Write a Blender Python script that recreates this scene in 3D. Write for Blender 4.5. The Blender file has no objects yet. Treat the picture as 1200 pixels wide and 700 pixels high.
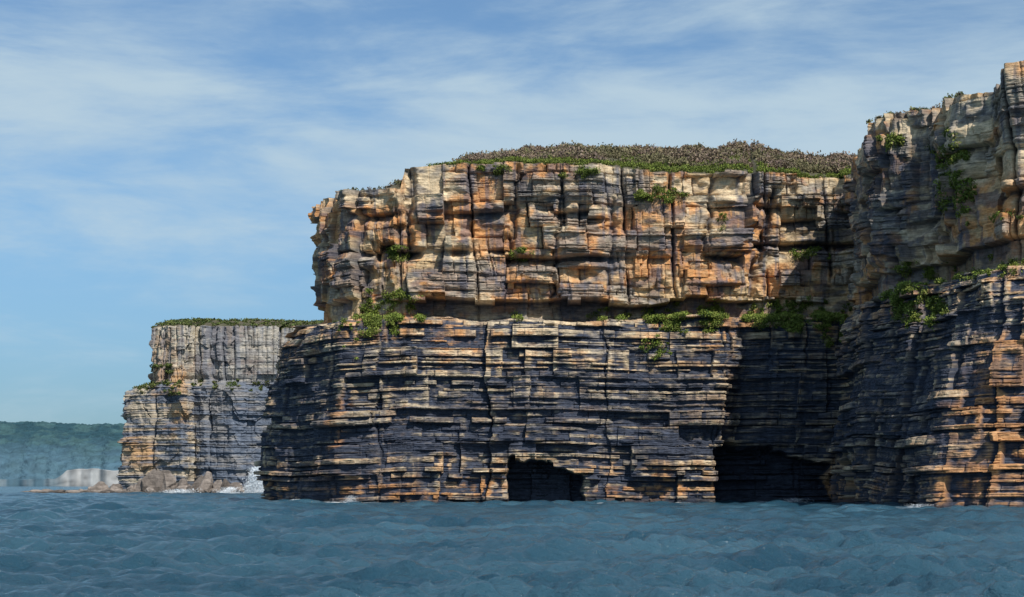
import bpy, math
import numpy as np
F=2000.0; HZ=568.0; CH=4.5
def W(px,D): return (px-600.0)*D/F
# ---------------------------------------------------------------- noise
def hsh(ix,iy,seed):
    ix=np.asarray(ix).astype(np.int64); iy=np.asarray(iy).astype(np.int64)
    h=(ix*374761393+iy*668265263+seed*974634777)&0xffffffff
    h=((h^(h>>13))*1274126177)&0xffffffff
    h=((h^(h>>15))*2246822519)&0xffffffff
    h=h^(h>>16)
    return (h&0xffffff)/float(0xffffff)
def vn(x,y,seed=0):
    x,y=np.broadcast_arrays(np.asarray(x,float),np.asarray(y,float))
    fx=np.floor(x); fy=np.floor(y); u=x-fx; v=y-fy
    u=u*u*(3-2*u); v=v*v*(3-2*v)
    a=hsh(fx,fy,seed); b=hsh(fx+1,fy,seed); c=hsh(fx,fy+1,seed); d=hsh(fx+1,fy+1,seed)
    return (a*(1-u)+b*u)*(1-v)+(c*(1-u)+d*u)*v
def fbm(x,y,o=4,seed=0,g=0.5):
    r=0; a=1; t=0
    for i in range(o):
        r=r+a*vn(x*2**i+i*13.7,y*2**i+i*7.1,seed+i*31); t+=a; a*=g
    return r/t
def ss(a,b,x):
    t=np.clip((x-a)/(b-a),0,1); return t*t*(3-2*t)
def voro(x,y,seed):
    fx=np.floor(x);fy=np.floor(y)
    f1=np.full(x.shape,9.0);f2=np.full(x.shape,9.0);cx=np.zeros(x.shape);cy=np.zeros(x.shape);lx=np.zeros(x.shape);ly=np.zeros(x.shape)
    for i in (-1,0,1):
        for j in (-1,0,1):
            a=fx+i;b=fy+j
            dx=x-(a+.1+.8*hsh(a,b,seed)); dy=y-(b+.1+.8*hsh(a,b,seed+1))
            q=np.maximum(np.abs(dx),np.abs(dy))+0.18*(np.abs(dx)+np.abs(dy))
            m=q<f1
            f2=np.where(m,f1,np.minimum(f2,q))
            cx=np.where(m,a,cx);cy=np.where(m,b,cy);lx=np.where(m,dx,lx);ly=np.where(m,dy,ly)
            f1=np.where(m,q,f1)
    return cx,cy,f2-f1,lx,ly
def beds(z0,z1,a,b,r,p=1.5):
    o=[z0]
    while o[-1]<z1: o.append(o[-1]+a+(b-a)*r.random()**p)
    return np.array(o)
def look(z,b):
    i=np.clip(np.searchsorted(b,z)-1,0,len(b)-2); th=b[i+1]-b[i]
    return i,(z-b[i])/th,th
def joints(S,w,j,seed):
    x=S/w+ (np.asarray(j)*0.37)
    k=np.floor(x); f=x-k
    bk=0.15+0.7*hsh(k,j,seed); bm=0.15+0.7*hsh(k-1,j,seed)-1; bp=0.15+0.7*hsh(k+1,j,seed)+1
    left=f<bk
    cell=np.where(left,k,k+1)
    lo=np.where(left,bm,bk); hi=np.where(left,bk,bp)
    dist=np.minimum(f-lo,hi-f)*w
    near=np.where((f-lo)<(hi-f),cell,cell+1)
    pos=(f-lo)/(hi-lo)
    return cell,dist,pos,near
RB=np.random.default_rng(11)
B_low=beds(-8,46,0.45,2.2,RB,2.0)
B_lf=beds(-8,110,0.25,0.7,RB)
B_fine=beds(40,110,0.6,2.6,RB)
B_lo_co=beds(-8,46,3.0,9.0,RB)
B_ua=beds(44.5,110,3.0,8.5,RB,1.0); B_ub=beds(44.5,110,2.2,6.0,RB,1.0); B_uc=beds(44.5,110,5.0,12.0,RB,1.0)
ZL=44.0
# ---------------------------------------------------------------- generic mesh helpers
def make_mesh(name,verts,faces,cols=None,smooth=False,mat=None):
    me=bpy.data.meshes.new(name)
    nv=len(verts); nf=len(faces); k=faces.shape[1]
    me.vertices.add(nv); me.vertices.foreach_set("co",verts.astype(np.float32).ravel())
    me.loops.add(nf*k); me.loops.foreach_set("vertex_index",faces.astype(np.int32).ravel())
    me.polygons.add(nf)
    me.polygons.foreach_set("loop_start",np.arange(0,nf*k,k,dtype=np.int32))
    me.polygons.foreach_set("use_smooth",np.full(nf,smooth))
    me.update(calc_edges=True)
    if cols is not None:
        at=me.color_attributes.new("Col",'FLOAT_COLOR','POINT')
        c=np.ones((nv,4),np.float32); c[:,:cols.shape[1]]=cols
        at.data.foreach_set("color",c.ravel())
    ob=bpy.data.objects.new(name,me); bpy.context.collection.objects.link(ob)
    if mat: me.materials.append(mat)
    return ob
def grid_faces(nr,nc):
    a=(np.arange(nr-1)[:,None]*nc+np.arange(nc-1)[None,:]).ravel()
    return np.stack([a,a+1,a+nc+1,a+nc],1)
def newmat(name):
    m=bpy.data.materials.new(name); m.use_nodes=True
    nt=m.node_tree; b=nt.nodes["Principled BSDF"]; return m,nt,b
# ---------------------------------------------------------------- materials
def rock_mat(name,fine=1.0,bump=0.35,scale=1.0):
    m,nt,b=newmat(name); N=nt.nodes.new; L=nt.links.new
    at=N("ShaderNodeAttribute"); at.attribute_name="Col"
    geo=N("ShaderNodeNewGeometry")
    mp=N("ShaderNodeMapping"); mp.inputs["Scale"].default_value=(0.35*scale,0.35*scale,3.2*scale)
    L(geo.outputs["Position"],mp.inputs["Vector"])
    n1=N("ShaderNodeTexNoise"); n1.inputs["Scale"].default_value=1.0; n1.inputs["Detail"].default_value=5; n1.inputs["Roughness"].default_value=0.65
    L(mp.outputs[0],n1.inputs["Vector"])
    n2=N("ShaderNodeTexNoise"); n2.inputs["Scale"].default_value=1.1*scale; n2.inputs["Detail"].default_value=6; n2.inputs["Roughness"].default_value=0.7
    L(geo.outputs["Position"],n2.inputs["Vector"])
    mr=N("ShaderNodeMapRange"); mr.inputs[1].default_value=0.3; mr.inputs[2].default_value=0.7; mr.inputs[3].default_value=1-0.42*fine; mr.inputs[4].default_value=1+0.35*fine
    L(n1.outputs[0],mr.inputs[0])
    mr2=N("ShaderNodeMapRange"); mr2.inputs[1].default_value=0.3; mr2.inputs[2].default_value=0.7; mr2.inputs[3].default_value=1-0.38*fine; mr2.inputs[4].default_value=1+0.3*fine
    L(n2.outputs[0],mr2.inputs[0])
    mu=N("ShaderNodeMath"); mu.operation='MULTIPLY'; L(mr.outputs[0],mu.inputs[0]); L(mr2.outputs[0],mu.inputs[1])
    vm=N("ShaderNodeVectorMath"); vm.operation='SCALE'; L(at.outputs["Color"],vm.inputs[0]); L(mu.outputs[0],vm.inputs["Scale"])
    L(vm.outputs[0],b.inputs["Base Color"])
    b.inputs["Roughness"].default_value=0.92; b.inputs["Specular IOR Level"].default_value=0.2
    ad=N("ShaderNodeMath"); ad.operation='ADD'; L(n1.outputs[0],ad.inputs[0]); L(n2.outputs[0],ad.inputs[1])
    bp=N("ShaderNodeBump"); bp.inputs["Strength"].default_value=bump; bp.inputs["Distance"].default_value=0.8/scale
    L(ad.outputs[0],bp.inputs["Height"]); L(bp.outputs[0],b.inputs["Normal"])
    return m
def leaf_mat(name,var=.25,sc=.7):
    m,nt,b=newmat(name); N=nt.nodes.new; L=nt.links.new
    at=N("ShaderNodeAttribute"); at.attribute_name="Col"
    n=N("ShaderNodeTexNoise"); n.inputs["Scale"].default_value=sc; n.inputs["Detail"].default_value=4
    geo=N("ShaderNodeNewGeometry"); L(geo.outputs["Position"],n.inputs["Vector"])
    mr=N("ShaderNodeMapRange"); mr.inputs[1].default_value=0.3; mr.inputs[2].default_value=0.7; mr.inputs[3].default_value=1-var; mr.inputs[4].default_value=1+var
    L(n.outputs[0],mr.inputs[0])
    vm=N("ShaderNodeVectorMath"); vm.operation='SCALE'; L(at.outputs["Color"],vm.inputs[0]); L(mr.outputs[0],vm.inputs["Scale"])
    L(vm.outputs[0],b.inputs["Base Color"]); b.inputs["Roughness"].default_value=0.7
    b.inputs["Specular IOR Level"].default_value=0.15
    return m
M_rock=rock_mat("sandstone",.9,.35); M_far=rock_mat("hazy_sandstone",0.8,0.3,0.5); M_leaf=leaf_mat("foliage")
# ---------------------------------------------------------------- cliff builder
def blur(a,k,axis):
    c=np.cumsum(np.pad(a,[(k+1,k) if i==axis else (0,0) for i in range(2)],mode='edge'),axis=axis)
    n=2*k+1
    if axis==0: return (c[n:,:]-c[:-n,:])/n
    return (c[:,n:]-c[:,:-n])/n
def gauss1(a,k):
    for _ in range(3):
        c=np.cumsum(np.pad(a,(k+1,k),mode='edge')); a=(c[2*k+1:]-c[:-(2*k+1)])/(2*k+1)
    return a
BK=(0.6,1.5,3,5,8,12,17,24,32,42,55,75,100)
def build_cliff(name,levels,ds,dz,ztop,disp,color,inland,rise,mat,smooth_k=12,backs=BK,lw=2.2):
    zl=np.array([l[0] for l in levels],float)
    C=np.array([[(W(p,D),D) for p,D in l[1]] for l in levels])
    mean=C.mean(0); seg=np.hypot(*np.diff(mean,axis=0).T); sc=np.concatenate([[0],np.cumsum(seg)])
    ns=int(sc[-1]/ds)+1; s=np.linspace(0,sc[-1],ns)
    PL=np.stack([np.stack([np.interp(s,sc,C[l,:,k]) for k in range(2)],-1) for l in range(len(levels))])
    tpx=600+PL[-1,:,0]*F/PL[-1,:,1]
    kk=max(1,int(0.5/ds))
    for l in range(len(levels)):
        for k in range(2): PL[l,:,k]=gauss1(PL[l,:,k],kk)
    mp=PL.mean(0); tx=gauss1(np.gradient(mp[:,0]),smooth_k); ty=gauss1(np.gradient(mp[:,1]),smooth_k)
    n=np.hypot(tx,ty)+1e-9; nx=ty/n; ny=-tx/n
    zt=ztop(s,tpx); nz=int((zt.max()+3)/dz)+1
    v=np.linspace(0,1,nz)[:,None]
    Z=-3+v*(zt[None,:]+3); S=np.broadcast_to(s[None,:],Z.shape)
    Zw=Z+lw*(fbm(S/9,0,4,990,.6)-.5)*2+lw*.5*(np.floor(4*vn(S/3.5,0,991))/4-.4)
    i=np.clip(np.searchsorted(zl,Zw)-1,0,len(zl)-2); t=np.clip((Zw-zl[i])/(zl[i+1]-zl[i]),0,1)
    col=np.broadcast_to(np.arange(ns)[None,:],Z.shape)
    P=PL[i,col]*(1-t[...,None])+PL[i+1,col]*t[...,None]
    PX=P[...,0]
    d,info=disp(S,Z,PX,Zw)
    X=P[...,0]+nx[None,:]*d; Y=P[...,1]+ny[None,:]*d
    Zf=Z
    info['px']=600+P[...,0]*F/P[...,1]; info['py']=HZ-(Z-CH)*F/P[...,1]
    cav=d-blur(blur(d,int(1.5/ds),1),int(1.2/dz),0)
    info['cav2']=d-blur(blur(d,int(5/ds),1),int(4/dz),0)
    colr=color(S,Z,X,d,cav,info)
    ix,iy=inland(s)
    capX=[];capY=[];capZ=[];capC=[]
    for bk in backs:
        capX.append(X[-1]+ix*bk); capY.append(Y[-1]+iy*bk)
        capZ.append(Zf[-1]*(1-min(1,bk/8))+min(1,bk/8)*gauss1(Zf[-1],40)+rise(s,tpx,bk)+0.25*fbm(s/2.0,bk*0.7,3,5)*min(bk,2)/2)
        g=fbm(s/5,bk/5,3,9)[:,None]
        capC.append(np.array([0.075,0.085,0.04])*(1-g)+np.array([0.13,0.10,0.08])*g)
    X=np.vstack([X]+capX);Y=np.vstack([Y]+capY);Zf=np.vstack([Zf]+capZ)
    colr=np.concatenate([colr,np.array(capC)],0)
    V=np.stack([X,Y,Zf],-1).reshape(-1,3)
    ob=make_mesh(name,V,grid_faces(*X.shape),np.clip(colr,0.004,0.8).reshape(-1,3),False,mat)
    return dict(ob=ob,X=X,Y=Y,Z=Zf,nz=nz,s=s,mp=mp)
def rock_disp(S,Z,seed,ub=1.0,Zw=None):
    zw=Z+0.8*(fbm(S/30,0,2,seed)-.5)*2+0.2*(vn(S/5,Z/6,seed+1)-.5)
    up=ss(ZL-0.3,ZL+0.3,Zw)
    i,t,th=look(zw,B_low)
    r=hsh(i,0,seed%3+50)
    loc=fbm(S/11+i*17.3,i*1.0+.5,2,seed+3)
    cell,dist,pos,_=joints(S,4.2,i,seed+5)
    bl=hsh(cell,i,seed+6)
    amp=(0.14+1.5*r**1.5)*ss(0.32,0.68,loc+.42*(bl-.5))*np.clip(th,0.5,1.5)
    dl=amp*(ss(0.14,0.24,t)*(1-0.55*ss(0.86,1.0,t)))
    i2,t2,th2=look(zw,B_lf)
    dl+=0.28*hsh(i2,0,56)*ss(.1,.3,t2)*vn(S/3+i2*5.1,i2+.5,seed+33)*1.5
    dl+=-0.3*np.exp(-(dist/0.12)**2)*(bl>.6)
    jc,tc,thc=look(zw,B_lo_co)
    dl+=3.2*(fbm(S/18+jc*9.1,jc+.5,2,seed+8)-.5)+1.3*(hsh(jc,1,51)-.5)
    c6,d6,p6,n6=joints(S+.8*(vn(Z/4,S/6,seed+7)-.5),9,jc,seed+40)
    dl+=2.2*(hsh(c6,jc,seed+41)-.5)+(p6-.5)*1.6*(hsh(c6,jc,seed+42)-.5)
    c3,d3,p3,n3=joints(S+5.0*(fbm(Z/10,S/30,4,seed,.6)-.5),26,0,seed+9)
    dl+=1.6*(hsh(c3,0,seed+10)-.5)+(p3-.5)*3.6*(hsh(c3,1,seed+11)-.5)-0.6*np.exp(-(d3/0.3)**2)*ss(.5,.7,vn(n3*3.7,Z/7,seed+35))
    dl+=3.6*(fbm(S/9,Z/11,4,seed+37)-.5)
    # upper: bedded, jointed blocks; three alternative bed sets by column region
    wx=1.7*(fbm(S/10,Z/7,4,seed+12)-.5); wz=0.9*(fbm(S/14,Z/20,2,seed+13)-.5)
    Su=S+wx+0.06*Z
    c1,e1,p1,n1=joints(Su,17,0,seed+14)
    reg=joints(S+wx,11,3,seed+60)[0]; pick_=np.floor(hsh(reg,5,seed+61)*3)
    ja,ta,tha=look(zw+wz,B_ua); jb,tb,thb=look(zw+wz,B_ub); jg,tg,thg=look(zw+wz,B_uc)
    j=np.where(pick_==0,ja,np.where(pick_==1,jb+100,jg+200)); tj=np.where(pick_==0,ta,np.where(pick_==1,tb,tg)); thj=np.where(pick_==0,tha,np.where(pick_==1,thb,thg))
    c2,e2,p2,n2=joints(Su,4.0+8.0*hsh(j,11,seed+44),j,seed+15)
    c4,e4,p4,n4=joints(Su,2.4,j*3+np.floor(tj*2),seed+16)
    ha=hsh(c2,j,seed+17); hb=hsh(c4,j*3+np.floor(tj*2),seed+18)
    du=3.4*(hsh(c1,0,seed+19)-.5)+(p1-.5)*4.6*(hsh(c1,1,seed+20)-.5)
    rb=hsh(j,9,seed+21)
    du+=3.0*(ha-.5)+(p2-.5)*2.8*(hsh(c2,j,seed+22)-.5)+1.6*(rb-.5)+(tj-.5)*1.2*(hsh(c2,j,seed+43)-.3)
    mb=ss(.45,.7,vn(S/11,Z/8,seed+23))
    du+=(0.9*(hb-.5)+(p4-.5)*.6*(hsh(c4,j,seed+24)-.5))*(.08+mb)
    du+=-2.0*np.exp(-(e1/0.4)**2)*ss(.4,.65,vn(n1*3.1,Z/10,seed+25))
    du+=-1.0*np.exp(-(e2/0.22)**2)*hsh(n2,j,seed+26)**1.5
    du+=-0.3*np.exp(-(e4/0.14)**2)*mb
    dzb=tj*thj
    du+=-0.9*np.exp(-(dzb/0.35)**2)*ss(.3,.7,fbm(S/8+j*7.7,j+.5,2,seed+27))
    for tz0,k,am in ((60.5,0,3.4),(69.5,1,2.2)):
        tz=tz0+2.0*(np.floor(3*hsh(c2*0+reg,k,seed+28))-1)*.9+.8*(vn(S/9,0,seed+62)-.5)
        st=ss(.3,.6,fbm(S/12,k*7,2,seed+29+k))
        q=(Z-tz)
        du+=-(am*st)*np.exp(-np.where(q>0,q/.4,-q/1.3)**2)+0.9*st*ss(0,.5,q)
    f,tf,thf=look(zw+wz*.3,B_fine)
    thin=ss(0.54,0.66,fbm(S/13,Z/7,3,seed+22)*.7+.3*ha)
    bed=hsh(f,3,53)*(ss(0.10,0.22,tf)*(1-.5*ss(.85,1,tf)))*(0.2+0.9*fbm(S/6+f*3.3,f+.5,2,seed+23))
    du+=(0.06+1.4*thin)*bed
    du+=0.2*thin*(ss(.1,.3,t2))*hsh(i2,0,57)
    du-=1.2*ss(.55,.75,fbm(S/7,Z/5,3,seed+30))
    d=dl*(1-up)+du*up*ub
    n=fbm(S/2.6,Z/1.5,5,seed+31,0.6)-.5
    d=d+0.8*n
    return d,dict(up=up,i=i,t=t,r=r,loc=loc,thin=thin,ha=ha,hb=hb,zw=zw,f=f,tf=tf,bl=bl)
CREAM=np.array([0.67,0.54,0.365]); TAN=np.array([0.56,0.40,0.225]); ORG=np.array([0.59,0.285,0.11]); GREY=np.array([0.25,0.235,0.215]); DARK=np.array([0.045,0.053,0.076])  # DARK: rock varnish, lifted bluer to paint in some skylight fill
def mixc(a,b,f): f=np.clip(f,0,1)[...,None]; return a*(1-f)+b*f
def ell(px,py,l,soft=0.45):
    r=np.zeros_like(px)
    for (a,b,c,d) in l:
        q=np.sqrt(((px-a)/c)**2+((py-b)/d)**2); r=np.maximum(r,1-ss(1-soft,1+soft,q))
    return r
def make_color(seed,org,pale,dark,lowdark=0.75):
    def fn(S,Z,X,d,cav,I):
        px=I['px']; py=I['py']
        pxw=px+(fbm(S/6,Z/4,4,seed+61)-.5)*60; pyw=py+(fbm(S/6,Z/3,4,seed+62)-.5)*45
        n1=fbm(S/9,Z/5,5,seed+63,.6); n2=fbm(S/1.1,Z/13,4,seed+64); n3=fbm(S/5,Z/0.5,4,seed+65); n4=fbm(S/4,Z/3,5,seed+69,.65)
        u=np.zeros(Z.shape+(3,))+TAN
        u=mixc(u,CREAM,ss(0.38,0.58,n4*.45+n3*.25+.3*I['ha']))
        u=mixc(u,ORG,.9*ss(0.50,0.60,n1*.75+.15*I['ha']+.1*I['hb']))
        u=mixc(u,ORG,0.85*ell(pxw,pyw,org)*(0.25+0.75*ss(.38,.58,n4)))
        u=mixc(u,CREAM,0.85*ell(pxw,pyw,pale))
        u=mixc(u,GREY,0.75*ss(.48,.61,I['thin']*.2+.8*fbm(S/7,Z/4,4,seed+71)))
        u=mixc(u,DARK*2.0,0.6*ss(0.55,0.65,n2*.6+.4*n1))
        u=mixc(u,DARK*1.6,0.6*ss(.59,.69,fbm(S/5,Z/2.5,4,seed+72)))
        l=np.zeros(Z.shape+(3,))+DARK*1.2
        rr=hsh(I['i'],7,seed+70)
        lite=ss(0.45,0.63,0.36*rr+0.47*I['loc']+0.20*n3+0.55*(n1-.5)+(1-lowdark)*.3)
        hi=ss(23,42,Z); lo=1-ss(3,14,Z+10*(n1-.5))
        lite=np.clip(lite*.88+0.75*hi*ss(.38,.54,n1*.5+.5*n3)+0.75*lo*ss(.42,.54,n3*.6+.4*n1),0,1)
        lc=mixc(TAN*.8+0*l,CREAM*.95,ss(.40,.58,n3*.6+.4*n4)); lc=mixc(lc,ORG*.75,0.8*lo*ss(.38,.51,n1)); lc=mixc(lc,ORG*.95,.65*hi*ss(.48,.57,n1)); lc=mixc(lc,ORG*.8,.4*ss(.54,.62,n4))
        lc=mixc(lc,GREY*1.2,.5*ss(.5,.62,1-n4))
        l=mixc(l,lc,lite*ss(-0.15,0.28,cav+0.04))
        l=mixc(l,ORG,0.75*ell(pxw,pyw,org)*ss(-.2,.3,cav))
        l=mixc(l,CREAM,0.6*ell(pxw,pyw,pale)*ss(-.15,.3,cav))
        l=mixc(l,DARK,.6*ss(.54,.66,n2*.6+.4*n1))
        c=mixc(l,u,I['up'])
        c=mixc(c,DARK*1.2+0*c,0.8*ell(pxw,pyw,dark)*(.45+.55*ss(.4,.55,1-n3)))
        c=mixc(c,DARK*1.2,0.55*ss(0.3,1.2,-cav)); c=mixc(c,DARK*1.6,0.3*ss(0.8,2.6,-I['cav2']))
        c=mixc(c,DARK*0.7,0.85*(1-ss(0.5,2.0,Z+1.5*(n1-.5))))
        if 'recess_shade' in I: c=mixc(c,DARK*1.1,I['recess_shade'])  # shade inside caves and undercuts, painted into the rock colour
        return c*(0.82+0.36*fbm(S/1.5,Z/.7,3,seed+73))[...,None]
    return fn
# ======================================================= MAIN HEADLAND
low=[(430,470),(309,440),(332,424),(400,402),(480,399),(600,400),(720,399),(800,400),(838,400),(856,409),(985,407),(1015,396),(1080,400)]
mid=[(430,470),(322,440),(340,424),(402,402),(480,400),(600,401),(720,400),(800,400),(850,401),(872,405),(985,404),(1010,396),(1080,400)]
mi2=[(430,470),(352,432),(366,421),(402,404),(480,402),(600,402),(720,401),(800,402),(850,402),(872,403),(985,402),(1010,396),(1080,400)]
upr=[(440,480),(372,435),(379,423),(415,412),(474,409),(600,408),(720,408),(800,408),(850,408),(880,409),(985,410),(1012,404),(1080,405)]
top=[(450,480),(382,437),(388,423),(424,411),(476,410),(600,410),(720,410),(800,409),(850,410),(880,410),(985,411),(1012,407),(1080,408)]
def ztop_main(s,px):
    z=np.interp(px,[380,470,474,520,560,700,740,1000,1040],[75.3,75.3,80.5,81.5,81.5,81,79.5,78.5,78.5])
    c=joints(s,6,0,91)[0]; z=z+1.0*(hsh(c,0,92)-.5)
    return z+0.3*(fbm(s/1.5,0,3,93)-.5)
def disp_main(S,Z,PX,Zw):
    d,I=rock_disp(S,Z,101,1.0,Zw)
    px=600+PX*F/402; py=HZ-(Z-CH)*F/402
    jit=(fbm(S/3,Z/3,3,140)-.5)
    # deep undercut between the two tiers, with a sharp lip above it
    am=(ss(470,495,px)*(1-0.65*ss(880,900,px))+0.3)*(.65+.5*vn(S/10,0,144))
    c8=joints(S,5,0,146)[0]
    lip=47.2+2.2*vn(S/12,0,141)+1.8*(hsh(c8,0,147)-.5)
    ncut=ss(43.4,44.4,Zw)*(1-ss(lip,lip+.5,Z))
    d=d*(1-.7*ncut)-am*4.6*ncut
    recess_shade=np.zeros_like(d)
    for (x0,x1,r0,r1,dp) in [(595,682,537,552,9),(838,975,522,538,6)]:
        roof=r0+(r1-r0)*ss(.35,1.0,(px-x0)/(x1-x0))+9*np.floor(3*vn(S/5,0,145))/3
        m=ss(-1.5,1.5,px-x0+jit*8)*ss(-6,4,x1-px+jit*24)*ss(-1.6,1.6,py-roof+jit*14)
        d-=dp*m; recess_shade=np.maximum(recess_shade,m)
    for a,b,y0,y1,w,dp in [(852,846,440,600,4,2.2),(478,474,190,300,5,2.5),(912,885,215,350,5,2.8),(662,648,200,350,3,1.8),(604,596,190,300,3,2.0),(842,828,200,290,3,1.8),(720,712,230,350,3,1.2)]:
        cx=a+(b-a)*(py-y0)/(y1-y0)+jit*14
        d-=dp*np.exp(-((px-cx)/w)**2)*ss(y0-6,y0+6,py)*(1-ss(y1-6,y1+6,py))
    I['recess_shade']=np.maximum(ss(.25,.8,recess_shade),.55*ncut*ss(.5,.9,am)*ss(45,46,Z))  # colour mask: painted shade for sea caves and the undercut
    return d,I
org=[(400,262,45,22),(455,270,14,60),(580,245,38,55),(700,280,30,40),(765,285,48,55),(820,325,40,22),(868,262,34,50),(640,328,110,16),(515,335,32,20),(935,330,60,17),(525,395,24,26),(850,382,40,10),(400,495,10,30),(470,575,60,8),(760,575,60,8),(560,572,30,10)]
pale=[(420,230,52,9),(500,225,30,22),(700,218,60,14),(690,250,36,14),(890,222,70,9),(960,222,50,9),(640,385,90,12),(520,440,90,7),(720,215,40,18),(450,455,70,7),(600,410,130,5),(720,425,60,4),(930,395,60,5),(640,230,60,10),(850,215,40,8)]
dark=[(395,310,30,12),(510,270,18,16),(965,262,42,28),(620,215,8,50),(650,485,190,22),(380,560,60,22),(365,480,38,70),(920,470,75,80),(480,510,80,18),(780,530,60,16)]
def inland_m(s):
    f=ss(25,75,s); return 0.9*(1-f)+0.12*f, 0.45*(1-f)+1.0*f
def rise_m(s,px,b):
    a=np.interp(px,[380,480,545,600,700,860,930,1010],[0.03,0.10,0.22,0.27,0.28,0.335,0.31,0.27])
    return a*min(b,42)-0.10*max(0,b-60)
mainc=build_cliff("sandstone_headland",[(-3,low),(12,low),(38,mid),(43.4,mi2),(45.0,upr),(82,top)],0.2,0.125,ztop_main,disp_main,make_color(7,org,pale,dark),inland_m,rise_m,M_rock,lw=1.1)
# ======================================================= RIGHT HEADLAND
rl=[(1010,420),(982,398),(990,372),(1012,352),(1040,335),(1065,318),(1089,303),(1140,299),(1200,296),(1300,292),(1420,288)]
rm=[(1012,420),(996,398),(1002,372),(1022,354),(1064,337),(1112,320),(1140,310),(1165,305),(1208,302),(1300,296),(1420,292)]
rm2=[(1015,420),(1006,398),(1010,374),(1026,356),(1066,340),(1114,324),(1142,313),(1168,308),(1210,305),(1300,300),(1420,295)]
ru=[(1020,420),(1010,398),(1014,376),(1022,362),(1062,355),(1112,346),(1124,331),(1160,323),(1178,314),(1300,306),(1420,300)]
rt=[(1022,420),(1012,398),(1016,378),(1025,363),(1062,358),(1112,352),(1121,332),(1168,327),(1175,312),(1300,306),(1420,300)]
def ztop_r(s,px):
    z=np.interp(px,[1012,1016,1020,1045,1112,1121,1168,1174,1300,1420],[78,79,82,82.5,82.3,80.6,80.0,81.2,83,83])
    c=joints(s,5,0,191)[0]; z=z+0.5*(hsh(c,0,192)-.5)
    return z+0.3*(fbm(s/1.5,0,3,193)-.5)
def disp_r(S,Z,PX,Zw):
    d,I=rock_disp(S,Z,207,0.85,Zw)
    jit=(fbm(S/3,Z/3,3,240)-.5)
    lip=48.2+1.8*vn(S/12,0,241)
    ncut=ss(43.8,44.8,Zw)*(1-ss(lip,lip+.6,Z))
    d=d*(1-.6*ncut)-(2.2+1.4*vn(S/9,0,246))*ncut
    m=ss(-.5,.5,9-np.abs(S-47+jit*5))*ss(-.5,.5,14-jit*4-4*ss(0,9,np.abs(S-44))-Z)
    d-=9*m; I['recess_shade']=np.maximum(ss(.25,.8,m),.5*ncut)  # same mask here: cave and undercut shade painted in
    return d,I
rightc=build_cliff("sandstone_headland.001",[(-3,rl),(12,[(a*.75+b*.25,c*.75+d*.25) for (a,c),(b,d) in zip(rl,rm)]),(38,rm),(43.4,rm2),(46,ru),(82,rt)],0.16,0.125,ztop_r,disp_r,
  make_color(17,[(1120,570,30,30),(1180,520,60,60),(1190,420,40,30),(1190,250,40,60),(1165,480,30,60)],[(1150,128,40,18),(1190,105,30,30),(1190,180,30,30),(1060,150,50,8),(1150,180,25,20)],[(1045,470,60,120),(1085,225,45,60),(1040,260,40,50),(1040,200,30,20),(1110,400,40,40)],0.9),  # last list: dark patches painting shade onto the left-facing wall
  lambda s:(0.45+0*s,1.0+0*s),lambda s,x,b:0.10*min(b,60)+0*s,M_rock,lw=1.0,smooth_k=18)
# ======================================================= FAR HEADLAND
fl=[(260,1040),(150,945),(147,905),(200,892),(214,886),(226,900),(272,890),(300,898),(330,905),(400,905)]
fm=[(262,1040),(156,945),(152,908),(198,894),(212,888),(226,903),(272,892),(302,900),(332,905),(400,905)]
fu=[(270,1040),(185,950),(177,915),(200,902),(212,897),(226,907),(272,901),(302,905),(332,908),(400,908)]
ft=[(272,1040),(190,950),(184,918),(202,906),(214,902),(226,910),(272,906),(302,907),(332,910),(400,910)]
def disp_f(S,Z,PX,Zw):
    zw=Z*.8+1.6*(fbm(S/50,0,2,301)-.5)
    i,t,th=look(zw*0.7,B_low)
    up=ss(57,61,Z)
    wx=6*(fbm(S/25,Z/20,3,302)-.5)
    c1,e1,p1,n1=joints(S+wx,20,0,303)
    ax,az,ae,alx,alz=voro((S+wx)/12,(Z+wx*.3)/13,304); bx,bz,be,blx,blz=voro((S+wx*.6)/5,Z/6,305)
    d=6*(hsh(c1,0,306)-.5)+(p1-.5)*5*(hsh(c1,1,307)-.5)-3*np.exp(-(e1/.9)**2)*ss(.3,.6,vn(n1*3.3,Z/20,311))
    d+=3.2*(hsh(ax,az,308)-.5)+alx*5*(hsh(ax,az,312)-.5)+1.3*(hsh(bx,bz,309)-.5)
    c2,e2,p2,n2=joints(S+wx*.5,4.5,0,313); d+=(.15+.85*up)*(2.2*(hsh(c2,0,314)-.5)-1.2*np.exp(-(e2/.45)**2))
    d+=(1-up*.75)*2.6*hsh(i,0,315)*ss(.15,.3,t)*fbm(S/16+i*3.1,i+.5,2,316)
    d-=3*np.exp(-((Z-57-3*vn(S/20,0,317))/2.2)**2)
    d+=2.2*(fbm(S/6,Z/3.5,5,310,.6)-.5)
    return d,dict(i=i,up=up,ha=hsh(ax,az,308))
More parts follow.
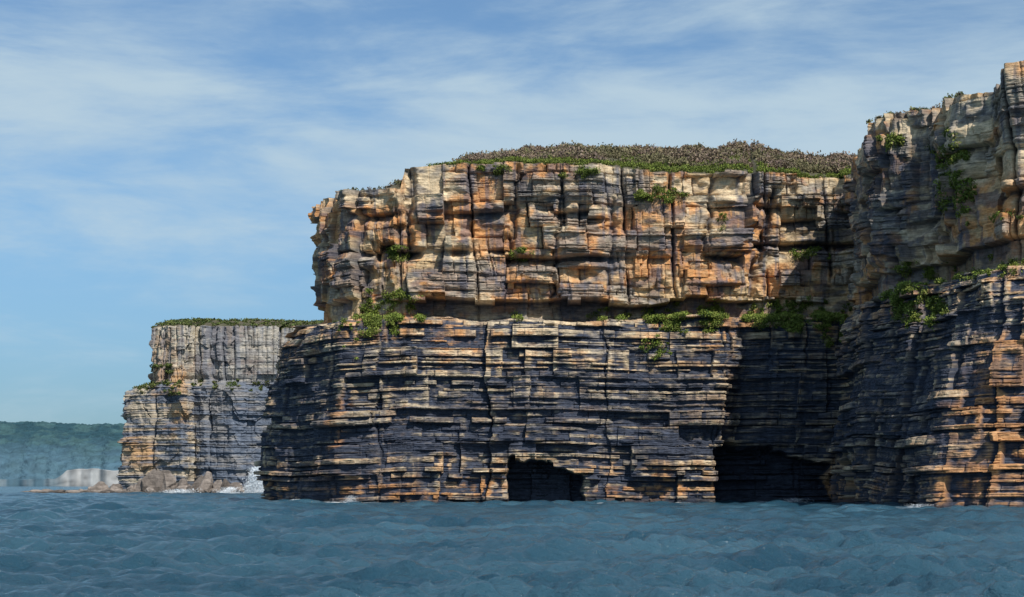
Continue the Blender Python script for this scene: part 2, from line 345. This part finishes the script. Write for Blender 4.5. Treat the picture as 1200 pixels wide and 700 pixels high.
def color_f(S,Z,X,d,cav,I):  # bluish tones here paint distance haze into the rock colour
    px=I['px']; py=I['py']
    n1=fbm(S/14,Z/10,5,320,.6); n2=fbm(S/2.2,Z/25,3,321); n3=fbm(S/18,Z/1.4,4,322); n4=fbm(S/7,Z/6,4,323,.6)
    c=np.zeros(Z.shape+(3,))+np.array([.42,.35,.26])
    c=mixc(c,np.array([.64,.55,.41])+0*c,(.2+.8*I['up'])*ss(.35,.57,n2*.5+n4*.5))
    c=mixc(c,np.array([.46,.30,.16])+0*c,.8*ss(.51,.60,n1*.7+.3*n3))
    c=mixc(c,np.array([.48,.28,.13])+0*c,.8*ell(px+(n1-.5)*40,py+(n4-.5)*30,[(195,450,24,18),(208,490,12,20),(180,400,6,25),(165,530,20,25)]))
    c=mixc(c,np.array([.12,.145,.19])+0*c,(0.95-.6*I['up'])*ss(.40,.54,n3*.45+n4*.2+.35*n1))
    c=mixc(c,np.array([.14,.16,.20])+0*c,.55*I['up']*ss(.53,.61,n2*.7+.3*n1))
    c=mixc(c,np.array([.12,.145,.19])+0*c,.65*ss(225,240,px+(n1-.5)*40)*(1-.6*I['up'])+.15*ss(225,240,px)*I['up'])  # right part darkened: its shade painted into the colour
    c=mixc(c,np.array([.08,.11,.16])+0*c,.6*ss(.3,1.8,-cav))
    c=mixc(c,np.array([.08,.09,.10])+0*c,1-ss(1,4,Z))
    return c
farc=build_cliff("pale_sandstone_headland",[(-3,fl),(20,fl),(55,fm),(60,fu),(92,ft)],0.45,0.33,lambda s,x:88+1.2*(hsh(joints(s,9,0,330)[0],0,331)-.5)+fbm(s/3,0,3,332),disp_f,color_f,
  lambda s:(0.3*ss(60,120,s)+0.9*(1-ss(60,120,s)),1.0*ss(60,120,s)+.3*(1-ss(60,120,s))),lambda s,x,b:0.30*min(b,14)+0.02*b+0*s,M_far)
# ======================================================= FOLIAGE
def foliage(name,centers,radii,base,nl=40,leaf=0.28,squash=0.75,twig=0.0,seed=1,jit=0.35):
    r=np.random.default_rng(seed); n=len(centers)
    idx=np.repeat(np.arange(n),nl); m=len(idx)
    v=r.normal(size=(m,3)); v/=np.linalg.norm(v,axis=1)[:,None]; rad=r.random(m)**0.45
    v*=rad[:,None]
    lump=1+0.35*np.sin(v[:,0]*5+idx)*np.cos(v[:,1]*4+idx*1.7)
    p=centers[idx]+v*radii[idx][:,None]*lump[:,None]*np.array([1,1,squash])
    a=r.normal(size=(m,3)); a/=np.linalg.norm(a,axis=1)[:,None]
    if twig>0: a=a*(1-twig)+np.array([0,0,1.0])*twig
    b=np.cross(a,r.normal(size=(m,3))); b/=np.linalg.norm(b,axis=1)[:,None]+1e-9
    sz=leaf*(0.6+0.8*r.random(m))[:,None]
    wd=0.28 if twig>0.4 else 0.6
    V=np.stack([p-a*sz,p+b*sz*wd,p+a*sz,p-b*sz*wd],1).reshape(-1,3)
    Fc=np.arange(m*4).reshape(-1,4)
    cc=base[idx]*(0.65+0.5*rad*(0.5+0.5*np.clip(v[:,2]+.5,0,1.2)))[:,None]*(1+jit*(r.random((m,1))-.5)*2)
    C=np.repeat(cc,4,axis=0)
    return make_mesh(name,V,Fc,np.clip(C,.005,.6),False,M_leaf)
def pick(cl,x0,x1,y0,y1,n,seed,base=.06,out=.8):
    r=np.random.default_rng(seed)
    X=cl['X'];Y=cl['Y'];Z=cl['Z']
    px=600+X*F/Y; py=HZ-(Z-CH)*F/Y
    q=np.sqrt(np.abs((px-(x0+x1)/2)/((x1-x0)/2))**2+np.abs((py-(y0+y1)/2)/((y1-y0)/2))**2)
    m=(q+.9*(fbm(px/9,py/9,2,seed)-.5))<.95
    m[cl['nz']:]=False
    gz=np.zeros_like(Y); gz[:-1]=np.maximum(0,Y[1:]-Y[:-1])
    w=((base+gz)*m*ss(.35,.6,fbm(px/11,py/11,2,seed+9))).ravel()
    if w.sum()==0: return np.zeros((0,3))
    k=r.choice(w.size,size=n,p=w/w.sum())
    return np.stack([X.ravel()[k],Y.ravel()[k]-out*r.random(n),Z.ravel()[k]+.1],1)
GR1=np.array([0.16,0.21,0.035]); GR2=np.array([0.055,0.09,0.022]); GR3=np.array([0.22,0.235,0.06]); BRN=np.array([0.20,0.145,0.095]); PUR=np.array([0.24,0.175,0.155]); OLV=np.array([.13,.13,.055])
def colmix(n,cols,seed):
    r=np.random.default_rng(seed); w=r.random((n,len(cols)))**3; w/=w.sum(1)[:,None]
    return w@np.array(cols)
spots=[(mainc,392,450,366,396,240),(mainc,428,490,338,390,620),(mainc,445,480,288,306,60),(mainc,742,796,220,238,80),(mainc,748,852,352,390,520),(mainc,750,790,395,425,24),(mainc,878,990,350,390,600),(mainc,950,1000,350,404,240),
(mainc,595,625,292,306,16),(mainc,598,616,358,376,22),(mainc,690,735,362,376,46),(mainc,395,430,380,420,15),(mainc,925,985,292,306,34),(mainc,650,700,196,210,30),(mainc,560,600,192,206,20),(mainc,840,860,250,270,6),
(rightc,1042,1112,308,384,700),(rightc,1090,1132,155,202,180),(rightc,1096,1142,196,262,200),(rightc,1108,1200,300,330,110),(rightc,1022,1062,158,174,40),(rightc,1150,1200,250,262,14)]
P=[];R=[]
for k,(cl,a,b,c,d,n) in enumerate(spots):
    p=pick(cl,a,b,c,d,n,500+k); P.append(p); R.append(np.random.default_rng(k).uniform(0.3,1.3,len(p)))
P=np.concatenate(P);R=np.concatenate(R)
foliage("ledge_shrubs",P,R,colmix(len(P),[GR1,GR1,GR2,GR3],3),nl=56,leaf=0.2,seed=4)
def heath(cl,n,pxr,brange,seed):
    r=np.random.default_rng(seed); X=cl['X'];Y=cl['Y'];Z=cl['Z'];nz=cl['nz']
    px=600+X[nz-1]*F/Y[nz-1]; ok=np.where((px>pxr[0])&(px<pxr[1]))[0]
    bk=np.array((0,)+BK)
    c=r.choice(ok,n); b=brange[0]+(brange[1]-brange[0])*r.random(n)
    i=np.clip(np.searchsorted(bk,b)-1,0,len(bk)-2); t=(b-bk[i])/(bk[i+1]-bk[i])
    g=lambda A:A[nz-1+i,c]*(1-t)+A[nz+i,c]*t
    return np.stack([g(X),g(Y),g(Z)],1)
hp=heath(mainc,5000,(520,1060),(8,48),1)
hn=fbm(hp[:,0]/6,hp[:,1]/9,2,77); hp=hp[hn>0.3]; hn=hn[hn>.3]
hr=np.random.default_rng(2).uniform(0.4,1.0,len(hp))*(1+1.0*ss(.4,.7,hn)); hp[:,2]+=hr*.5
hc=colmix(len(hp),[BRN,PUR,BRN*1.1,OLV,PUR*.6],5); gm=ss(.5,.66,fbm(hp[:,0]/9,hp[:,1]/12,3,79))[:,None]
hc=hc*(1-gm*.6)+OLV*gm*.6
foliage("clifftop_heath",hp,hr,hc,nl=30,leaf=0.34,twig=0.38,seed=6)
fp=np.concatenate([heath(mainc,1000,(735,1060),(0.3,6),3),heath(mainc,1400,(560,1060),(3,12),4),heath(mainc,450,(500,740),(0.2,4),7),heath(mainc,800,(600,1060),(10,34),8)])
fp=fp[fbm(fp[:,0]/5,fp[:,1]/5,2,78)>0.38]
fr=np.random.default_rng(9).uniform(0.3,0.95,len(fp)); fp[:,2]+=fr*.3
foliage("clifftop_scrub",fp,fr,colmix(len(fp),[GR1*.85,GR3*.85,GR2,GR1*.8],10),nl=34,leaf=0.2,twig=0.2,seed=11)
lp=heath(mainc,260,(385,480),(2,30),12); lr=np.random.default_rng(13).uniform(.3,.8,len(lp)); lp[:,2]+=lr*.5
foliage("clifftop_heath.001",lp,lr,colmix(len(lp),[BRN*.8,GR2,PUR*.7],14),nl=40,leaf=0.25,twig=.4,seed=15)
rp=heath(rightc,420,(1012,1125),(1,14),16); rr=np.random.default_rng(17).uniform(.3,.85,len(rp)); rp[:,2]+=rr*.6
foliage("clifftop_heath.002",rp,rr,colmix(len(rp),[BRN*.8,GR2,PUR*.8,GR1],18),nl=40,leaf=0.25,twig=.4,seed=19)
gp=np.concatenate([heath(farc,1300,(178,430),(0.5,30),20),pick(farc,150,228,446,464,130,21,.02),pick(farc,172,205,425,440,60,22,.02),pick(farc,225,330,440,460,30,23,.02)])
gr=np.random.default_rng(24).uniform(.8,1.9,len(gp))
foliage("headland_scrub",gp,gr,colmix(len(gp),[GR1*.55+.012,GR2+.015,GR3*.45+.015],25),nl=36,leaf=0.5,seed=26)
# ======================================================= SEA ROCKS
def ico(sub=3):
    import bmesh
    bm=bmesh.new(); bmesh.ops.create_icosphere(bm,subdivisions=sub,radius=1)
    v=np.array([q.co[:] for q in bm.verts]); f=np.array([[w.index for w in q.verts] for q in bm.faces]); bm.free(); return v,f
IV,IF=ico(4)
def rocks(name,lst,seed,mat,base):
    r=np.random.default_rng(seed); Vs=[];Fs=[];Cs=[];o=0
    for (x,y,z,a,b,c) in lst:
        v=IV.copy()
        for _ in range(13):
            n=r.normal(size=3); n/=np.linalg.norm(n); h=r.uniform(.5,.85)
            q=v@n; v=v-np.where(q>h,q-h,0)[:,None]*n
        nn=fbm(v[:,0]*3+o,v[:,2]*4+v[:,1]*3,4,seed)-.5
        v=v*(1+.25*nn)[:,None]
        an=r.uniform(0,6.28); ca,sa=math.cos(an),math.sin(an)
        w=np.stack([(v[:,0]*ca-v[:,1]*sa)*a+x,(v[:,0]*sa+v[:,1]*ca)*b+y,v[:,2]*c+z],1)
        Vs.append(w);Fs.append(IF+o);o+=len(v)
        cc=base*(r.uniform(.45,1.15))*(1+.8*nn)[:,None]*(0.45+.55*ss(.3,1.6,w[:,2]))[:,None]; Cs.append(cc)
    return make_mesh(name,np.concatenate(Vs),np.concatenate(Fs),np.clip(np.concatenate(Cs),.01,.6),False,mat)
r=np.random.default_rng(31); L=[]
for _ in range(80):
    px=r.uniform(125,285); D=r.uniform(850,872); s_=r.uniform(1.2,3.6); L.append((W(px,D),D,s_*.4,s_*1.3,s_*1.2,s_*r.uniform(.8,1.3)))
for px,h in [(186,13),(176,11),(195,11),(240,9.5),(231,8),(255,6),(264,6.5),(215,6),(166,6),(222,4),(205,6),(152,4)]:
    L.append((W(px,858),858,h*.3,h*.55,h*.55,h*.95))
for _ in range(130):
    px=r.uniform(30,165); D=r.uniform(845,880); s_=r.uniform(.7,2.1); L.append((W(px,D),D,0.3,s_*3.0,s_*1.6,s_*.9))
for px,h in [(108,3.5),(117,5.5),(124,3),(137,4.5),(95,2.5)]:
    L.append((W(px,862),862,h*.2,h*1.0,h*.8,h*.9))
rocks("sea_rocks",L,32,M_far,np.array([.22,.185,.16]))
L=[]
for _ in range(26):
    px=r.uniform(345,600); L.append((W(px,396),396+r.uniform(-1,2),-.1,r.uniform(.6,1.8),r.uniform(.6,1.4),r.uniform(.4,1.0)))
rocks("shore_rocks",L,33,M_rock,np.array([.13,.10,.07]))
# ======================================================= DISTANT HILLS
nx_,ny_=1400,260
xs=np.linspace(-4200,-500,nx_)[None,:]; yy=np.linspace(0,1,ny_)[:,None]
D0=4300
px=600+xs*F/D0
sh=120*(fbm(xs/160,0,5,401,.6)-.5)
Yh=D0+sh+ yy**1.5*1700+0*xs
cl=16+26*ss(62,80,px)+12*(fbm(xs/40,0,4,402)-.5)
prof=np.interp(yy.ravel(),[0,0.012,0.02,1],[-.05,.5,1.0,1.0])[:,None]
hz_=np.interp(yy.ravel(),[0,0.03,0.15,0.4,0.65,1],[40,42,62,125,190,222])[:,None]*(0.90+.16*fbm(xs/450,yy*2.5,3,403))
tmx=ss(.03,.2,yy); Zh=cl*prof*(1-tmx)+hz_*tmx+ (fbm(xs/22,yy*45,4,404,.6)-.5)*22*ss(.02,.06,yy)
Xh=xs*(1+yy**1.5*0.35)
c=np.zeros(Zh.shape+(3,))
g=fbm(xs/50,yy*16,5,405,.6)
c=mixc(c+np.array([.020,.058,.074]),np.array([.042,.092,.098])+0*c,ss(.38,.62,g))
c=mixc(c,np.array([.070,.13,.175])+0*c,(1-ss(.10,.5,yy+.25*(g-.5)))*.75+0*xs)  # lower slopes tinted paler blue, haze painted into the forest colour
cm=(1-ss(.020,.032,yy))*(0.3+.7*ss(62,80,px))*ss(.25,.5,fbm(xs/50,0,4,408))
c=mixc(c,np.array([.34,.34,.335])*(.3+1.2*fbm(xs/30,yy*500,4,406,.6))[...,None],cm)
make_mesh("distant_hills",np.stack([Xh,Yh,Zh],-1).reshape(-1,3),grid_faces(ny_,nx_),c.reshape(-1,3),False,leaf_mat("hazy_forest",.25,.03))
# ======================================================= SEA
ys=[]; y=-60.0
while y<15: ys.append(y); y+=3
while y<40000:
    ys.append(y); y+=max(0.12,y*0.0026) if y<900 else y*0.03
ys=np.array(ys); nc=1000
tt=np.linspace(-1,1,nc)
hw=30+np.maximum(ys,0)*0.36; hw=np.where(ys>900,hw*(1+(ys-900)/9000),hw)
XS=tt[None,:]*hw[:,None]; YS=np.broadcast_to(ys[:,None],XS.shape)
dy=np.gradient(ys)[:,None]; dx=(2*hw/nc)[:,None]; sp=np.maximum(dx,dy)
r=np.random.default_rng(41); ZS=np.zeros_like(XS)
w1=fbm(XS/40,YS/40,2,600)*9; w2=fbm(XS/15,YS/15,2,601)*5
for k in range(64):
    lam=0.7*(17/0.7)**(k/63.0); th=math.radians(-82)+r.normal()*0.45
    if k%6==0: th+=.9
    kx=2*math.pi/lam*math.cos(th); ky=2*math.pi/lam*math.sin(th)
    A=0.028*lam**0.58
    f=np.clip((lam/sp-2.5)/2.5,0,1)
    if f.max()<=0: continue
    ph=kx*XS+ky*YS+r.uniform(0,6.28)+(w1 if k%2 else w2)*(1 if k%3 else -1)
    ZS+=A*f*((1-np.abs(np.sin(ph/2))*2+.27)*0.9 if k%2 else np.sin(ph))
ZS*=0.5+1.0*fbm(XS/18,YS/18,2,640)
foam=np.zeros_like(XS)
for (p,D,a,b) in [(408,391,4.2,3),(925,388,6,4),(1072,296,5,3),(700,392,3,2),(560,392,2,2),(312,860,9,7),(265,844,9,4),(200,842,24,3),(350,400,4,3),(790,392,2.5,2),(1150,290,3,2),(1010,342,3,2),(100,846,26,3)]:
    q=((XS-W(p,D))/a)**2+((YS-D)/b)**2
    foam=np.maximum(foam,np.exp(-q)*ss(.3,.55,fbm(XS/.9,YS/.9,3,650))*1.3)
foam=np.clip(foam,0,1)
cs=np.stack([foam,foam,foam],-1).reshape(-1,3)
m,nt,b=newmat("sea_water"); N=nt.nodes.new; Lk=nt.links.new
at=N("ShaderNodeAttribute"); at.attribute_name="Col"
geo=N("ShaderNodeNewGeometry")
mpn=N("ShaderNodeMapping"); mpn.inputs["Scale"].default_value=(0.6,1.0,1); mpn.inputs["Rotation"].default_value=(0,0,0.15); Lk(geo.outputs["Position"],mpn.inputs[0])
na=N("ShaderNodeTexNoise"); na.inputs["Scale"].default_value=1.8; na.inputs["Detail"].default_value=6; na.inputs["Roughness"].default_value=.68; Lk(mpn.outputs[0],na.inputs["Vector"])
nb=N("ShaderNodeTexNoise"); nb.inputs["Scale"].default_value=.06; nb.inputs["Detail"].default_value=5; Lk(mpn.outputs[0],nb.inputs["Vector"])
bp=N("ShaderNodeBump"); bp.inputs["Strength"].default_value=1; bp.inputs["Distance"].default_value=.5; Lk(na.outputs[0],bp.inputs["Height"]); Lk(bp.outputs[0],b.inputs["Normal"])
nbr=N("ShaderNodeMapRange"); nbr.inputs[1].default_value=.35; nbr.inputs[2].default_value=.65; Lk(nb.outputs[0],nbr.inputs[0])
mx=N("ShaderNodeMix"); mx.data_type='RGBA'; mx.inputs[6].default_value=(.014,.055,.090,1); mx.inputs[7].default_value=(.040,.105,.150,1); Lk(nbr.outputs[0],mx.inputs[0])
m2=N("ShaderNodeMix"); m2.data_type='RGBA'; m2.inputs[7].default_value=(.8,.82,.84,1); Lk(at.outputs["Fac"],m2.inputs[0]); Lk(mx.outputs[2],m2.inputs[6]); Lk(m2.outputs[2],b.inputs["Base Color"])
b.inputs["Roughness"].default_value=.12; b.inputs["IOR"].default_value=1.33
make_mesh("sea",np.stack([XS,YS,ZS],-1).reshape(-1,3),grid_faces(len(ys),nc),cs,True,m)
# ======================================================= SPRAY
M_spray,nt,b=newmat("spray"); b.inputs["Base Color"].default_value=(.8,.84,.87,1); b.inputs["Roughness"].default_value=1
nn=nt.nodes.new("ShaderNodeTexNoise"); nn.inputs["Scale"].default_value=.8
mr=nt.nodes.new("ShaderNodeMapRange"); mr.inputs[1].default_value=.35; mr.inputs[2].default_value=.65; mr.inputs[3].default_value=.12; mr.inputs[4].default_value=.5
nt.links.new(nn.outputs[0],mr.inputs[0]); nt.links.new(mr.outputs[0],b.inputs["Alpha"])
def spray(name,lst,seed):
    r=np.random.default_rng(seed); V=[]
    for (x,y,w,h,n,s) in lst:
        t=r.random(n)**1.6; px=x+w*(r.normal(size=n)*.35*(1-.4*t)+.25*t); py=y+r.normal(size=n)*w*.25; pz=t*h+0.1
        p=np.stack([px,py,pz],1); a=r.normal(size=(n,3))*s; b_=r.normal(size=(n,3))*s
        V.append(np.stack([p,p+a,p+a*.5+b_],1).reshape(-1,3))
    V=np.concatenate(V)
    return make_mesh(name,V,np.arange(len(V)).reshape(-1,3),None,False,M_spray)
spray("sea_spray",[(W(298,850),850,8,13,12000,.35),(W(408,391),391,3.0,1.8,1800,.13),(W(925,388),388,6,1.2,1500,.1),(W(1070,296),296,5,1,1500,.08),(W(265,844),844,9,3,1500,.3),(W(205,840),840,16,2,1500,.3)],51)
# ======================================================= LIGHT, SKY, CAMERA
EL=47; AZ=31
sx,sy,sz=math.sin(math.radians(AZ))*math.cos(math.radians(EL)),-math.cos(math.radians(AZ))*math.cos(math.radians(EL)),math.sin(math.radians(EL))
from mathutils import Vector
sun=bpy.data.lights.new("sun",'SUN'); sun.energy=4.8; sun.angle=math.radians(.5); sun.color=(1,.95,.87)
so=bpy.data.objects.new("sun",sun); bpy.context.collection.objects.link(so)
so.rotation_euler=Vector((-sx,-sy,-sz)).to_track_quat('-Z','Y').to_euler()
w=bpy.data.worlds.new("World"); bpy.context.scene.world=w; w.use_nodes=True
nt=w.node_tree; bg=nt.nodes["Background"]; N=nt.nodes.new; Lk=nt.links.new
sk=N("ShaderNodeTexSky"); sk.sky_type='NISHITA'; sk.sun_disc=False; sk.sun_elevation=math.radians(EL); sk.sun_rotation=math.radians(180-AZ)
sk.dust_density=0.4; sk.ozone_density=2.0; sk.air_density=1.0
tc=N("ShaderNodeTexCoord"); sp_=N("ShaderNodeSeparateXYZ"); Lk(tc.outputs["Generated"],sp_.inputs[0])
def mth(op,a,b=None):
    n=N("ShaderNodeMath"); n.operation=op
    for i,q in enumerate([a,b]):
        if q is None: continue
        if isinstance(q,(int,float)): n.inputs[i].default_value=q
        else: Lk(q,n.inputs[i])
    return n.outputs[0]
def nse(sx_,sz_,detail,off,rough=.55,dist=0.0):
    mpx=N("ShaderNodeMapping"); mpx.inputs["Scale"].default_value=(sx_,sx_,sz_); mpx.inputs["Location"].default_value=off; Lk(tc.outputs["Generated"],mpx.inputs[0])
    n=N("ShaderNodeTexNoise"); n.inputs["Scale"].default_value=1; n.inputs["Detail"].default_value=detail; n.inputs["Roughness"].default_value=rough; n.inputs["Distortion"].default_value=dist; Lk(mpx.outputs[0],n.inputs["Vector"]); return n.outputs[0]
def mrange(x,a,b_,c,d,smooth=True):
    n=N("ShaderNodeMapRange"); n.interpolation_type='SMOOTHSTEP' if smooth else 'LINEAR'
    for i,q in enumerate([a,b_,c,d]): n.inputs[i+1].default_value=q
    Lk(x,n.inputs[0]); return n.outputs[0]
nA=nse(5.0,20,8,(3.1,0,1.7),.6,.4); nB=nse(9,48,7,(0,4,2.2),.6,.4)
zc=sp_.outputs[2]
band=mth('MULTIPLY',mrange(zc,.08,.19,0,1),mrange(zc,.215,.245,1,0))
right=mrange(sp_.outputs[0],-.12,.0,0.25,1)
band=mth('MULTIPLY',band,right)
left=mth('MULTIPLY',mth('MULTIPLY',mrange(sp_.outputs[0],-.22,-.08,1,0),mrange(zc,.15,.215,0,1)),mrange(zc,.24,.27,1,0))
topc=mrange(zc,.26,.285,0,.06)
bias=mth('ADD',mth('ADD',mth('MULTIPLY',band,.26),mth('MULTIPLY',left,.14)),mth('ADD',mrange(zc,.0,.16,-.12,.0),topc))
cl_=mth('ADD',mth('ADD',mth('MULTIPLY',nA,.75),mth('MULTIPLY',nB,.40)),bias)
cf=mrange(cl_,.46,.86,0.05,.9)
tg=N("ShaderNodeMix"); tg.data_type='RGBA'; Lk(mrange(zc,-.03,.20,0,1),tg.inputs[0]); tg.inputs[6].default_value=(.33,.54,.84,1); tg.inputs[7].default_value=(.80,1.04,1.20,1)
tint=N("ShaderNodeMix"); tint.data_type='RGBA'; tint.blend_type='MULTIPLY'; tint.inputs[0].default_value=1; Lk(sk.outputs[0],tint.inputs[6]); Lk(tg.outputs[2],tint.inputs[7])
mc=N("ShaderNodeMix"); mc.data_type='RGBA'; Lk(cf,mc.inputs[0]); Lk(tint.outputs[2],mc.inputs[6]); mc.inputs[7].default_value=(5.5,7.0,8.0,1)
Lk(mc.outputs[2],bg.inputs["Color"]); bg.inputs["Strength"].default_value=.092
cam=bpy.data.cameras.new("camera"); co=bpy.data.objects.new("camera",cam); bpy.context.collection.objects.link(co)
co.location=(0,0,CH); co.rotation_euler=(math.radians(90),0,0); cam.sensor_width=36; cam.lens=60; cam.shift_y=(HZ-350)/1200.0
cam.clip_start=1; cam.clip_end=100000
sc=bpy.context.scene; sc.camera=co
sc.view_settings.view_transform='Standard'; sc.view_settings.look='None'; sc.view_settings.exposure=0
print("ok")
